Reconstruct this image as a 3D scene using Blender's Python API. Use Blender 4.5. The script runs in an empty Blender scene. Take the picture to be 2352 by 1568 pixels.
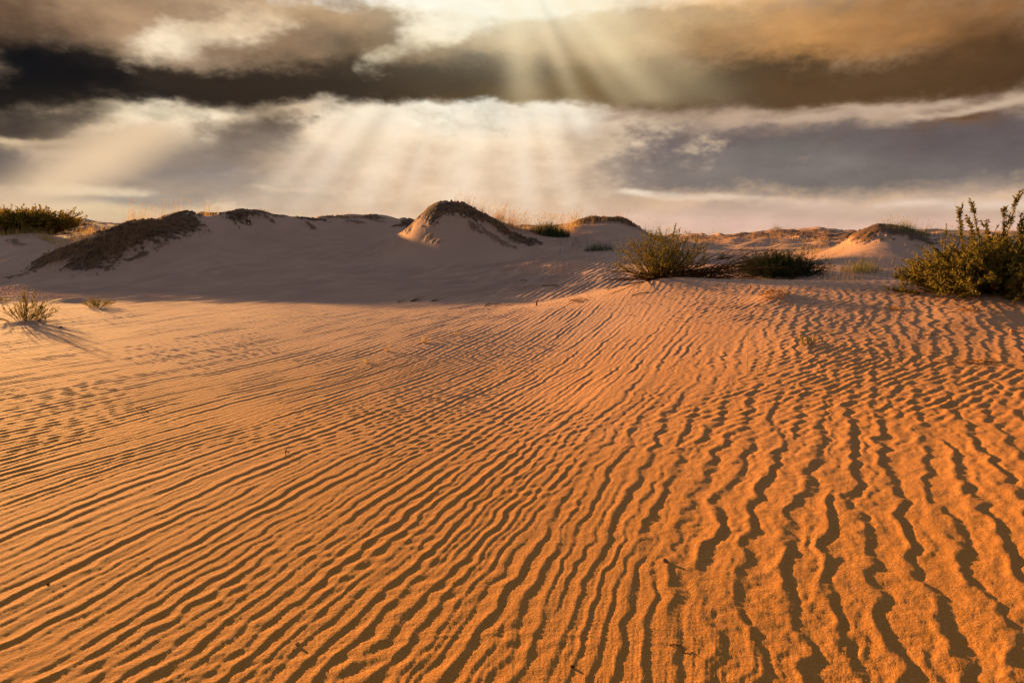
import bpy, math, random
import numpy as np
from math import radians as R, sin, cos, tan, pi

# ------------------------------------------------------------------ camera
S = bpy.context.scene
COL = S.collection
PITCH = R(8.49); CAMH = 1.2
cam_d = bpy.data.cameras.new('camera'); cam = bpy.data.objects.new('camera', cam_d); COL.objects.link(cam)
cam_d.lens = 24; cam_d.sensor_width = 36; cam_d.clip_start = 0.05; cam_d.clip_end = 3000
cam.location = (0, 0, CAMH); cam.rotation_euler = (pi/2 - PITCH, 0, 0)
S.camera = cam

def ray(qx, qy):                       # photo coordinates in a 2352 x 1568 frame -> world direction
    u = (qx-1176)/1568.0; v = (784-qy)/1568.0
    return np.array([u, cos(PITCH)+v*sin(PITCH), -sin(PITCH)+v*cos(PITCH)])
def zat(qy, D):
    r = ray(1176, qy); return CAMH + D*r[2]/r[1]
def q2ae(qx, qy):
    r = ray(qx, qy); r = r/np.linalg.norm(r)
    return math.degrees(math.atan2(r[0], r[1])), math.degrees(math.asin(r[2]))
def lin(c):
    return tuple((x/255/12.92 if x/255 <= 0.04045 else ((x/255+0.055)/1.055)**2.4) for x in c)

# ------------------------------------------------------------------ exposure, sun, sky
S.view_settings.view_transform = 'Standard'; S.view_settings.look = 'None'
S.view_settings.exposure = 2.35; S.view_settings.gamma = 1.0; S.view_settings.use_curve_mapping = False
SUN_AZ = -44.0; SUN_EL = 7.0
sd = bpy.data.lights.new('sun', 'SUN'); sun = bpy.data.objects.new('sun', sd); COL.objects.link(sun)
sd.energy = 3.8; sd.angle = R(1.1); sd.color = (1.0, 0.53, 0.175)
sun.rotation_euler = (pi/2 - R(SUN_EL), 0, pi - R(SUN_AZ)); sun.location = (-20, 14, 8)

W = bpy.data.worlds.new('World'); S.world = W; W.use_nodes = True
nt = W.node_tree; N = nt.nodes; L = nt.links; N.clear()
def nd(t, **k):
    n = N.new(t)
    for a, b in k.items(): setattr(n, a, b)
    return n
def mth(op, a, b=None, c=None, clamp=False):
    n = nd('ShaderNodeMath', operation=op); n.use_clamp = clamp
    for i, v in enumerate((a, b, c)):
        if v is None: continue
        if isinstance(v, (int, float)): n.inputs[i].default_value = v
        else: L.new(v, n.inputs[i])
    return n.outputs[0]
def mixc(f, a, b, mode='MIX'):
    n = nd('ShaderNodeMix', data_type='RGBA', blend_type=mode); n.clamp_factor = True
    for i, v in ((0, f), (6, a), (7, b)):
        if isinstance(v, (int, float)): n.inputs[i].default_value = v
        elif isinstance(v, tuple): n.inputs[i].default_value = (*v[:3], 1)
        else: L.new(v, n.inputs[i])
    return n.outputs[2]
def mrange(v, a, b, c=0., d=1., smooth=True):
    n = nd('ShaderNodeMapRange', interpolation_type='SMOOTHSTEP' if smooth else 'LINEAR')
    L.new(v, n.inputs[0])
    for i, x in zip((1, 2, 3, 4), (a, b, c, d)): n.inputs[i].default_value = x
    return n.outputs[0]
# ---- noise tiles shared by the sky and the sand
rng = np.random.default_rng(7); random.seed(7)
def ntile(seed, n=512, lo=1.0, hi=40.0, beta=1.6):
    g = np.random.default_rng(seed); f = np.fft.fft2(g.standard_normal((n, n)))
    k = np.fft.fftfreq(n)*n; kx, ky = np.meshgrid(k, k); kk = np.hypot(kx, ky); kk[0, 0] = 1
    a = kk**-beta; a[(kk < lo) | (kk > hi)] = 0
    t = np.real(np.fft.ifft2(f*a)); return ((t-t.mean())/t.std()).astype(np.float32)
def samp(t, u, v):                      # periodic bilinear; u, v in tile units (0..1)
    n = t.shape[0]; u = (u % 1.0)*n; v = (v % 1.0)*n
    i = np.floor(u).astype(np.int64); j = np.floor(v).astype(np.int64); fu = (u-i); fv = (v-j)
    fu = fu*fu*(3-2*fu) if not np.iscomplexobj(t) else fu; fv = fv*fv*(3-2*fv) if not np.iscomplexobj(t) else fv
    i %= n; j %= n; i1 = (i+1) % n; j1 = (j+1) % n
    return (t[j, i]*(1-fu)+t[j, i1]*fu)*(1-fv)+(t[j1, i]*(1-fu)+t[j1, i1]*fu)*fv
T1 = ntile(1, 1024, 1, 90, 1.3); T2 = ntile(2, 1024, 1, 90, 1.3); T3 = ntile(3, 1024, 3, 60, 1.0); T4 = ntile(4, 512, 1, 30, 2.2); T5 = ntile(5, 512, 6, 44, 1.1)
# soft cloud masses: centre, radii (photo scale), tilt, colour, opacity, softness
CL = [
 (1950,360,720,90,0,(114,106,102),1.0,.30),(1500,335,130,60,0,(112,100,101),.8,.6),(2250,315,260,60,0,(98,86,88),.75,.7),
 (1750,300,500,20,0,(108,94,92),.6,.8),(1600,400,260,40,0,(138,126,120),.6,.8),(1400,420,150,45,0,(160,142,128),.5,.9),
 (2000,425,430,26,0,(124,114,110),.5,.7),
 (1900,500,560,46,0,(208,178,158),.85,.6),(1500,444,80,9,-2,(248,228,205),.9,.6),(1640,456,110,6,-2,(240,215,190),.8,.7),
 (1850,468,90,9,0,(225,195,175),.7,.8),(2130,465,80,7,0,(232,206,186),.8,.8),(2330,470,120,9,0,(236,212,192),.8,.7),
 (1700,490,90,22,0,(186,160,144),.6,.8),(2050,495,140,15,0,(196,168,150),.6,.8),(1560,505,200,16,0,(226,190,170),.7,.8),
 (2000,520,500,16,0,(226,184,166),.7,.8),
 (400,405,450,80,0,(158,142,128),.9,.6),
 (470,385,150,34,0,(134,124,120),.8,.7),(590,360,90,40,-20,(128,118,114),.7,.8),(40,385,120,32,0,(94,86,86),.9,.6),
 (620,425,160,22,0,(160,148,138),.6,.8),(330,462,230,18,0,(166,154,140),.7,.7),
 (450,478,300,10,0,(172,160,144),.5,.8),(200,437,90,10,2,(252,228,192),.8,.7),(270,443,60,6,3,(250,226,190),.6,.8),
 (180,476,190,10,0,(238,208,166),.6,.8),(350,493,300,14,0,(240,212,168),.6,.8),(640,434,50,5,0,(222,192,160),.7,.8),
 (110,300,210,46,0,(78,66,58),1.0,.5),(300,330,90,30,0,(104,90,80),.6,.9),(20,300,130,60,0,(64,54,48),.7,.8),
 (50,338,70,10,-6,(232,204,165),.9,.7),(160,338,90,9,6,(220,190,152),.85,.7),(90,357,130,5,0,(205,175,142),.5,.9),
 (300,290,130,24,32,(226,198,164),.7,.8),(390,264,125,32,-4,(255,238,208),1.0,.6),(400,258,60,14,0,(255,252,240),.9,.7),(430,290,80,18,-14,(255,240,215),.9,.6),(330,288,50,14,25,(252,235,206),.7,.9),
 (400,345,70,32,-22,(150,132,116),.85,.6),(330,365,80,25,20,(150,132,118),.6,.8),(470,355,100,26,0,(140,126,116),.6,.7),
 (585,285,75,34,10,(112,96,84),.9,.7),(560,335,70,22,0,(124,110,100),.7,.8),
 (1010,360,350,120,0,(240,207,170),.95,.6),(700,330,120,70,20,(214,184,152),.5,.9),(1100,340,240,100,0,(238,212,186),.7,.9),
 (740,268,110,26,-6,(240,212,182),.8,.7),(1000,300,330,56,0,(250,224,188),1.0,.8),(1020,276,310,34,0,(252,232,204),1.0,.7),(1090,264,270,26,2,(255,244,218),1.0,.5),(585,292,90,44,8,(112,96,84),1.0,.7),(560,345,130,40,0,(134,119,107),.85,.8),(250,345,110,26,0,(150,130,112),.6,.8),(60,395,150,34,0,(104,94,90),.85,.7),(640,262,60,14,0,(196,168,138),.6,.8),
 (830,300,110,26,14,(240,216,188),.7,.9),(1350,300,60,60,0,(176,152,130),.6,.9),
 # upper part of the frame
 (1100,60,1500,130,0,(170,140,108),.6,.8),
 (850,130,260,90,0,(92,76,58),.85,.8),(880,70,90,50,0,(128,100,70),.6,.9),(640,100,90,50,0,(150,120,92),.6,.9),
 (1200,150,260,90,0,(160,130,90),.8,.8),(1120,170,230,40,0,(104,84,56),.7,.8),(1450,130,200,80,0,(176,144,102),.7,.8),
 (1900,90,420,110,0,(160,115,68),.9,.8),(2250,120,240,120,0,(112,76,44),.9,.7),(1790,60,170,55,0,(214,158,98),.85,.9),(1900,110,150,30,0,(188,134,78),.7,.9),
 (2100,50,130,60,0,(168,118,72),.5,.9),(2340,150,110,60,0,(72,50,32),.8,.9),
 (1300,192,330,46,0,(124,101,65),1.0,.4),(1270,70,230,60,0,(214,184,138),.75,.9),(1480,70,200,55,0,(204,168,120),.6,.9),(900,184,330,50,2,(66,54,42),1.0,.4),(1680,195,260,50,0,(88,69,48),1.0,.5),(2080,192,360,46,0,(92,66,42),.95,.5),
 (1560,170,150,40,18,(108,84,56),.6,.9),
 (300,180,460,58,-3,(44,36,31),1.0,.45),(580,198,340,38,-2,(54,44,36),1.0,.4),(40,165,230,80,0,(20,20,23),1.0,.6),(0,215,200,40,0,(22,20,19),.9,.6),
 (250,245,160,14,-3,(70,56,46),.7,.8),
 (120,40,260,46,0,(132,104,80),.95,.6),(0,30,120,60,0,(92,70,54),.9,.8),(300,50,120,50,-10,(180,146,112),.8,.8),
 (480,85,100,32,16,(248,224,190),.95,.8),(440,100,70,22,0,(255,236,205),.8,.9),(560,40,90,28,20,(232,202,165),.9,.8),(640,12,150,20,0,(214,182,146),.9,.8),
 (760,40,110,30,0,(180,146,108),.8,.8),
 (975,80,75,32,25,(255,236,202),.95,.7),(1010,50,90,30,10,(255,244,220),.9,.7),(960,20,90,14,0,(226,196,156),.8,.8),
 (1180,2,330,20,2,(255,252,240),1.0,.6),(1200,6,240,30,0,(255,252,238),1.0,.7),(1230,10,130,22,0,(255,255,248),1.0,.6),(1480,6,180,14,0,(250,226,188),.9,.8),(1750,-6,200,20,0,(232,180,120),.8,.8),
 # thin bright gap below the dark band on the right
 (1500,262,260,8,0,(168,144,126),.8,.7),(1950,256,330,9,2,(196,168,148),.9,.7),(2250,242,160,10,5,(208,180,156),.9,.7),(1650,258,130,8,0,(180,152,130),.7,.9),
]

# the sky is worked out once over directions (azimuth, elevation) and wrapped round the scene
SW, SH = 4096, 2048
def slin(c): return np.array(lin(c), np.float32)
def sstep(a, b, v): t = np.clip((v-a)/(b-a), 0, 1); return t*t*(3-2*t)
def ramp(v, stops):
    xs_ = [p for p, _ in stops]; cs = np.array([slin(c) for _, c in stops])
    return np.stack([np.interp(v, xs_, cs[:, i]) for i in range(3)], -1).astype(np.float32)
c0, c1 = int((180-58)/360*SW), int((180+58)/360*SW); r0, r1 = int((90-8)/180*SH), int((90+40)/180*SH)
azg = (np.arange(c0, c1)+.5)/SW*360-180; elg = (np.arange(r0, r1)+.5)/SH*180-90
AZ, EL = np.meshgrid(azg, elg)
F1 = ntile(21, 1024, 6, 300, 1.75); F2 = ntile(22, 1024, 6, 300, 1.75); F3 = ntile(23, 1024, 6, 300, 1.6); F4 = ntile(24, 1024, 20, 400, 1.3)
u_ = AZ/110+.5; v_ = EL/55+.3
wx = samp(F1, u_*.9, v_*.9)*.9; wy = samp(F2, u_*.9, v_*.9)*.24*(.35+.65*sstep(2, 9, EL))
PX = AZ+wx; PY = EL+wy; NZ = samp(F3, u_*1.3+.2, v_*1.3)[..., None]; NZ2 = samp(F4, u_*1.7, v_*1.7)
skyc = ramp(EL, [(-2, (228,192,160)), (1.5, (224,188,155)), (5, (205,174,144)), (9, (184,156,130)), (20, (165,138,112)), (40, (150,128,110))])
for (qx, qy, rx, ry, rot, c, a, soft) in CL:
    ca, ce = q2ae(qx, qy); m_ = min(rx, 300); ax, _ = q2ae(qx+m_*.5, qy); ax0, _ = q2ae(qx-m_*.5, qy); _, ay = q2ae(qx, qy-ry*.5); _, ay0 = q2ae(qx, qy+ry*.5)
    sx = abs(ax-ax0)*(rx/m_); sy = abs(ay-ay0); cr_, sr_ = cos(R(-rot)), sin(R(-rot))
    dx = PX-ca; dy = PY-ce
    d = np.hypot((dx*cr_-dy*sr_)/sx, (dx*sr_+dy*cr_)/sy)
    soft = min(soft*1.2, 1.0); d = d*(1+.12*NZ[..., 0]*(ry > 12))+.04*NZ2
    f = (1-sstep(1-soft, 1+soft, d))[..., None]*a*np.clip(1-.10*(a < .97)*max(c[0]-120, 0)/100*(1.2+NZ), 0, 1)
    skyc = skyc*(1-f)+slin(c)*f
skyc = skyc*(1+.045*samp(F3, u_*1.6, v_*1.6)*(.4+.6*sstep(2, 12, EL))+.03*samp(F1, u_*2.1+.3, v_*3.1))[..., None]
# the sharp underside of the big dark cloud and the light behind it
WXs = samp(F3, u_*1.5+.5, v_*1.5)
def along(pts_, k=1): qa = [q2ae(q[0], 240)[0] for q in pts_]; return np.interp(AZ+wx*.5, qa, [q[k] for q in pts_]).astype(np.float32)
edge = [(q, q2ae(q, y)[1]) for q, y in ((-200,250),(0,252),(200,238),(350,239),(520,247),(650,233),(900,236),(1080,229),(1370,250),(1650,264),(1900,252),(2100,238),(2352,206),(2600,190))]
ee = along(edge)+WXs*.10+samp(F1, u_*2, v_*2)*.16
bc = [(-200,24,22,22),(300,40,34,30),(600,52,42,34),(900,68,55,42),(1150,100,81,54),(1400,116,94,62),(1700,86,68,49),(2000,92,66,42),(2352,74,52,34)]
band = np.stack([along([(p[0], slin(p[1:])[i]) for p in bc]) for i in range(3)], -1)
ga = along([(-200,0),(170,.1),(270,.75),(420,.95),(530,.3),(640,.45),(720,.8),(1100,1),(1350,.95),(1440,.3),(1700,.35),(1950,.6),(2352,.65)])
gth = along([(-200,.5),(300,1.3),(420,1.5),(600,.5),(800,1.3),(1100,1.7),(1350,1.0),(1450,.35),(2352,.5)])
gc = np.stack([along([(p[0], slin(p[1:])[i]) for p in ((-200,235,205,165),(380,255,236,202),(620,238,208,172),(850,255,240,212),(1100,255,248,230),(1350,250,236,214),(1500,196,168,146),(2352,214,186,160))]) for i in range(3)], -1)
dn = (ee-EL); g_ = np.exp(-(np.clip(dn, 0, 9)/gth)**2*.6)*ga*sstep(-.5, .35, dn)*(.88+.12*np.clip(NZ[..., 0], -1, 1))
skyc = skyc*(1-g_[..., None])+gc*g_[..., None]
up_ = sstep(-.35, .75, EL-ee)*np.exp(-(np.clip(EL-ee, 0, 20)/1.9)**2)*.8
skyc = skyc*(1-up_[..., None])+band*up_[..., None]
# sun beams falling through the gaps of the clouds (they fan out from one point of the sky)
a0, e0 = q2ae(1140, -210)
ang = np.arctan2((AZ-a0), e0-EL)
def emask(qx, qy, rx, ry, rot=0, soft=.9):
    ca, ce = q2ae(qx, qy); cr_, sr_ = cos(R(-rot)), sin(R(-rot)); dx = AZ-ca+wx*.3; dy = EL-ce+wy*.3
    return 1-sstep(max(1-soft*1.1, 0), 1+soft*1.1, np.hypot((dx*cr_-dy*sr_)/(rx*.035), (dx*sr_+dy*cr_)/(ry*.035)))
mC = emask(1020, 365, 380, 150)*(1-sstep(q2ae(1100,262)[1], q2ae(1100,232)[1], EL+wy*.4)); mR = emask(1340, 90, 300, 150)*sstep(q2ae(1100,262)[1], q2ae(1100,225)[1], EL+wy*.4); mL = emask(250, 350, 190, 70, 32)*(1-sstep(q2ae(300,300)[1], q2ae(300,255)[1], EL))
def beam(qx, qy, w, k, m, c):
    global skyc
    a1, e1 = q2ae(qx, qy); t = math.atan2(a1-a0, e0-e1); f = np.exp(-((ang-t)/w)**2)*m*k
    skyc = skyc*(1-f[..., None])+slin(c)*f[..., None]
for q in ((735,410,.05,.65),(860,410,.06,.5),(1060,420,.07,.45),(1205,400,.05,.6),(1290,400,.04,.45),(660,400,.035,.5),(800,400,.02,.3),(950,400,.03,.3)): beam(*q, mC, (252,232,208))
for q in ((790,410,.035,.32),(1130,430,.04,.16),(1250,420,.03,.15),(1345,400,.03,.3),(690,400,.02,.2),(930,420,.03,.12)): beam(*q, mC, (178,150,122))
for q in ((1190,130,.13,.5),(1280,130,.06,.3),(1360,140,.05,.25),(1435,150,.09,.6),(1540,140,.08,.35)): beam(*q, mR, (246,222,176))
for q in ((1330,170,.04,.3),): beam(*q, mR, (128,104,64))
for q in ((250,340,.05,.8),(190,395,.03,.6),(330,370,.025,.4)): beam(*q, mL, (238,206,168))
glow = np.exp(-(((AZ-q2ae(1180,-20)[0])/9)**2+((EL-q2ae(1180,-20)[1])/3.6)**2))[..., None]*.7
skyc = skyc*(1-glow)+slin((255,246,214))*glow
# the rest of the dome, seen only as light on the sand
full = np.zeros((SH, SW, 4), np.float32); full[..., 3] = 1; full[..., :3] = slin((150,128,110))
full[r0:r1, c0:c1, :3] = skyc
img = bpy.data.images.new('cloud_map', SW, SH, alpha=True, float_buffer=True, is_data=True)
img.pixels.foreach_set(full.ravel()); img.update()
tc = nd('ShaderNodeTexCoord'); sep = nd('ShaderNodeSeparateXYZ'); L.new(tc.outputs['Generated'], sep.inputs[0])
deg = 180/pi
AZn = mth('MULTIPLY', mth('ARCTAN2', sep.outputs[0], sep.outputs[1]), deg); ELn = mth('MULTIPLY', mth('ARCSINE', sep.outputs[2]), deg)
env = nd('ShaderNodeTexImage'); env.image = img; env.extension = 'EXTEND'
cv = nd('ShaderNodeCombineXYZ'); L.new(mth('ADD', mth('DIVIDE', AZn, 360.), .5), cv.inputs[0]); L.new(mth('ADD', mth('DIVIDE', ELn, 180.), .5), cv.inputs[1]); L.new(cv.outputs[0], env.inputs[0])
sky = nd('ShaderNodeTexSky', sky_type='NISHITA'); sky.sun_disc = False
sky.sun_elevation = R(SUN_EL); sky.sun_rotation = R(SUN_AZ); sky.altitude = 50; sky.dust_density = 1.2
mul = nd('ShaderNodeVectorMath', operation='SCALE'); L.new(env.outputs[0], mul.inputs[0]); mul.inputs['Scale'].default_value = 1.96
def noise(vec, scale, detail=4, rough=0.55):
    n = nd('ShaderNodeTexNoise'); L.new(vec, n.inputs['Vector'])
    n.inputs['Scale'].default_value = scale; n.inputs['Detail'].default_value = detail; n.inputs['Roughness'].default_value = rough
    return n
n3 = noise(tc.outputs['Generated'], 3.0, 3, 0.5)
over = mixc(mrange(n3.outputs['Fac'], .35, .65, .6, .95), sky.outputs[0], (0.46, 0.49, 0.76))
out = mixc(mth('MAXIMUM', mrange(ELn, 21, 36), mrange(mth('ABSOLUTE', AZn), 42, 56)), mul.outputs[0], over)
bg = nd('ShaderNodeBackground'); L.new(out, bg.inputs[0]); bg.inputs[1].default_value = 0.1
wo = nd('ShaderNodeOutputWorld'); L.new(bg.outputs[0], wo.inputs[0])

# ------------------------------------------------------------------ sand noise
def ripple_tile(seed, n, lam, ang_sd, k_sd, iters):   # lam = cells per ripple; crests lie along v
    g = np.random.default_rng(seed)
    k = np.fft.fftfreq(n); kx, ky = np.meshgrid(k, k); k0 = 1.0/lam
    band = np.exp(-((kx-k0)**2)/(2*(k_sd*k0)**2) - (ky**2)/(2*(ang_sd*k0)**2)).astype(np.float32)
    p = np.fft.ifft2(np.fft.fft2(g.standard_normal((n, n)))*band)
    for _ in range(iters):
        a = np.abs(p); p = p/np.sqrt(a*a+(0.25*a.mean())**2)
        p = np.fft.ifft2(np.fft.fft2(p)*band)
    return (p/np.abs(p).mean()).astype(np.complex64)
TILE = 16.0
RA = ripple_tile(11, 2048, 2048/TILE*0.068, 0.078, 0.23, 1)
RB = ripple_tile(12, 2048, 2048/TILE*0.148, 0.115, 0.20, 2)
RC = ripple_tile(13, 1024, 1024/8.0*0.075, 0.30, 0.25, 1)

# ------------------------------------------------------------------ terrain
Y = lambda D, qy: (D, zat(qy, D))
Z = lambda D, z: (D, z)
cols = {
 -250: [Z(4,0),Z(10,0),Z(15,0),Z(19,.05),Z(23,.2),Z(26,.35),Z(28,.4),Z(36,.8),Y(70,530)],
 0:    [Z(4,0),Z(10,0),Z(14,0),Y(19,652),Y(23,590),Y(26,541),Z(28.5,1.2),Z(38,1.2),Y(70,524)],
 110:  [Z(10,0),Z(14,0),Y(18.5,648),Y(20.5,604),Y(23.5,562),Y(27,543),Z(30,1.15),Z(38,1.2),Y(70,510)],
 200:  [Z(4,0),Z(10,0),Z(15,0),Y(19,640),Y(20,605),Y(21.5,550),Z(24,1.1),Z(28,1.2),Z(38,1.2),Y(70,501)],
 300:  [Z(10,0),Z(15,0),Y(19,640),Y(20.8,590),Y(22.3,516),Z(25,1.5),Z(30,1.4),Z(45,1.3),Y(70,515)],
 450:  [Z(4,0),Z(10,0),Z(14,0),Y(18.5,648),Y(21.5,585),Y(23.8,530),Y(25,498),Z(27,1.85),Z(30,2.15),Z(36,1.5),Z(60,1.3)],  # rise hidden behind this crest and the next two, added to lengthen their shadow
 540:  [Z(14,0),Y(18.5,645),Y(22.5,585),Y(25.3,525),Y(26.5,492),Z(28.5,1.95),Z(31,2.2),Z(38,1.5)],
 600:  [Z(4,0),Z(10,0),Z(14,0),Y(18.5,643),Y(23,588),Y(26,530),Y(27.5,487),Z(31,2.15),Z(34,2.2),Z(42,1.4)],
 700:  [Z(14,0),Y(18.5,640),Y(23.5,588),Y(27.5,530),Y(30,498),Z(33,1.9),Z(42,1.4)],
 790:  [Z(4,0),Z(10,0),Z(14,0),Y(18.5,640),Y(24,586),Y(29,530),Y(32,493),Z(35,2.1),Z(45,1.5)],
 880:  [Z(13.5,0),Y(18.5,642),Y(24,590),Y(29,545),Y(35,502),Z(38,2.2),Z(48,1.5)],
 920:  [Z(13.5,0),Y(18,645),Y(22,600),Y(24.5,562),Y(26,537),Y(30,525),Y(36,507),Z(40,2.2),Z(48,1.5)],
 975:  [Z(8,0),Z(13,0),Y(17.5,648),Y(21.5,603),Y(23.5,548),Y(24.8,491),Z(27,1.7),Y(36,512),Z(40,2.2),Z(48,1.5)],
 1040: [Z(4,0),Z(13,0),Y(17,648),Y(21,606),Y(22.9,540),Y(24.3,477),Z(26.8,1.9),Z(36,1.9),Z(48,1.5)],
 1010: [Y(21.2,604),Y(23.1,545),Y(24.4,476),Z(26.8,1.85)],
 1075: [Y(21.2,604),Y(23,543),Y(24.4,478),Z(26.8,1.85)],
 1100: [Z(13,0),Y(17,648),Y(21.3,603),Y(23,550),Y(24.7,487),Z(27,1.75),Z(36,1.9),Z(48,1.5)],
 1170: [Z(12.5,.03),Y(17,642),Y(21.5,598),Y(24,552),Y(25.8,518),Z(28.5,1.6),Y(35,524),Z(40,1.9),Z(48,1.5)],
 1240: [Z(4,.02),Z(8,.06),Y(11.3,698),Z(12.8,.05),Y(16,642),Y(20,594),Y(24,563),Y(29,538),Y(33,524),Z(40,1.7)],
 1400: [Z(2,0),Z(5,.10),Z(8,.20),Y(11.2,664),Z(12.3,.32),Z(13.4,.24),Y(15.5,628),Y(19.5,592),Y(24,560),Y(30,505),Z(33,1.8),Z(42,1.5)],
 1320: [Z(5,.05),Z(8,.12),Y(11.6,682),Z(13.2,.14),Y(16,634)],
 1450: [Y(30.5,512),Z(13.2,.24),Y(15.8,626),Y(19.5,590),Z(34,1.4)],
 1500: [Z(5,.13),Z(7.5,.27),Y(10.4,653),Z(11.6,.40),Z(13,.27),Y(15.5,622),Y(21,582),Y(30,552),Z(36,1.1),Z(60,1.2)],
 1700: [Z(1.7,0),Z(3,.06),Z(6,.27),Y(9.5,646),Z(10.5,.42),Z(13,.34),Y(15,610),Z(20,.70),Y(23,574),Z(32,.98),Y(38,550),Y(46,541),Z(54,1.2)],
 1830: [Z(3,.09),Z(6,.36),Y(9,645),Z(10.5,.44),Z(12.5,.36),Y(14.6,612),Z(18.5,.66),Y(21,583),Y(30,562),Y(44,530),Z(55,1.3)],
 1930: [Z(6,.38),Y(8.9,645),Z(10.4,.46),Z(12.5,.40),Y(14.2,612),Y(17,577),Z(20,1.0),Y(30,560),Y(46,537),Z(55,1.3)],
 2000: [Z(1.7,0),Z(3,.12),Z(5.5,.35),Y(8.8,644),Z(10.2,.48),Z(12.3,.40),Y(14,612),Y(15.8,570),Y(17.5,526),Z(20.5,1.2),Z(34,1.3),Z(46,1.5)],
 2120: [Z(3,.14),Z(5.5,.37),Y(8.6,645),Z(10.2,.52),Z(12.3,.44),Y(14,605),Y(16,570),Y(18,534),Z(21.5,1.25),Z(46,1.6)],
 2350: [Z(1.7,.02),Z(3,.20),Z(5.5,.42),Y(7.5,668),Z(10,.66),Y(14.5,587),Y(18.5,550),Z(46,1.4)],
 2600: [Z(1.7,.05),Z(3,.24),Z(5.5,.5),Z(7.5,.72),Z(10,.82),Z(16,1.0),Z(24,1.15),Z(46,1.4)],
}
LK = 3.0
pts = []
for qx, lst in cols.items():
    az = math.atan((qx-1176)/1568.0)
    for D, z in lst + ([Z(0.8,0), Z(1.3,0)] if qx in (-250,200,700,1240,1700,2000,2600) else []):
        pts.append((az*1.9, math.log(D/cos(az))*LK/2, z))      # D is the depth along the view
    if qx % 100 == 0 or qx == -250:
        for D in (95, 150): pts.append((az*1.9, math.log(D/cos(az))*LK/2, 0.9))
pts = np.array(pts)
def phi(r2): return 0.5*r2*np.log(r2+1e-9)
def fit(p):
    n = len(p); d = (p[:, None, :2]-p[None, :, :2]); A = phi((d**2).sum(-1)) + np.eye(n)*2e-4
    Q = np.c_[np.ones(n), p[:, :2]]; M = np.block([[A, Q], [Q.T, np.zeros((3, 3))]])
    return np.linalg.solve(M, np.r_[p[:, 2], np.zeros(3)])
WT = fit(pts)
def base_h(x, y):
    x = np.asarray(x, float); y = np.asarray(y, float); sh = x.shape; x = x.ravel(); y = y.ravel()
    r = np.hypot(x, y); az = np.arctan2(x, y)
    az = 0.80*np.tanh(az/0.80*0.999) if False else np.clip(az, -0.80, 0.80)
    a = az*1.9; l = np.log(np.clip(r, 0.9, 120))*LK/2
    o = np.empty(len(a)); n = len(pts)
    for s in range(0, len(a), 60000):
        e = min(s+60000, len(a)); P2 = np.stack([a[s:e], l[s:e]], 1).astype(np.float32); C2 = pts[:, :2].astype(np.float32)
        r2 = (P2[:, 0:1]-C2[None, :, 0])**2 + (P2[:, 1:2]-C2[None, :, 1])**2
        o[s:e] = phi(r2) @ WT[:n].astype(np.float32) + WT[n] + P2 @ WT[n+1:]
    return o.reshape(sh)
def sm(a, b, v): t = np.clip((v-a)/(b-a), 0, 1); return t*t*(3-2*t)
def mid_h(x, y):                        # hummocks and undulations
    r = np.hypot(x, y); o = samp(T4, x/26, y/26)*0.013*sm(1.5, 8, r)
    o = o + samp(T4, x/7+.3, y/7)*0.0035*sm(1, 6, r) + samp(T2, x/9+.3, y/9)*0.004*sm(9, 12, y)*sm(.1, .25, x/np.maximum(y, .3)) + samp(T3, x/60, y/60)*0.07*sm(22, 36, r)
    o = o + samp(T1, x/160+.1, y/160)*0.8*sm(65, 120, r)
    return o
def smooth_h(x, y): return base_h(x, y) + mid_h(x, y)
_cache = None
def hit(qx, qy, d0=1.2, d1=70):         # first point where the view through the photo point meets the sand
    rd = ray(qx, qy); t = np.exp(np.linspace(math.log(d0), math.log(d1), 900)); X = rd[0]/rd[1]*t; Zr = CAMH + rd[2]/rd[1]*t
    h = smooth_h(X, t); k = np.where(Zr < h)[0]
    if len(k) == 0: i = int(np.argmin(Zr-h)); return np.array([X[i], t[i], h[i]])
    i = k[0]; a = (Zr[i-1]-h[i-1]); b = (Zr[i]-h[i]); f = a/(a-b) if i > 0 else 0; tt = t[i-1]+(t[i]-t[i-1])*f
    return np.array([rd[0]/rd[1]*tt, tt, float(smooth_h(np.array([rd[0]/rd[1]*tt]), np.array([tt]))[0])])
def gz(x, y): return float(smooth_h(np.array([float(x)]), np.array([float(y)]))[0])

def seg_dist(x, y, path):
    d = np.full(x.shape, 1e9); 
    for (a, b) in zip(path[:-1], path[1:]):
        ab = b[:2]-a[:2]; t = np.clip(((x-a[0])*ab[0]+(y-a[1])*ab[1])/(ab@ab+1e-9), 0, 1)
        d = np.minimum(d, np.hypot(x-a[0]-ab[0]*t, y-a[1]-ab[1]*t))
    return d
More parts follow.
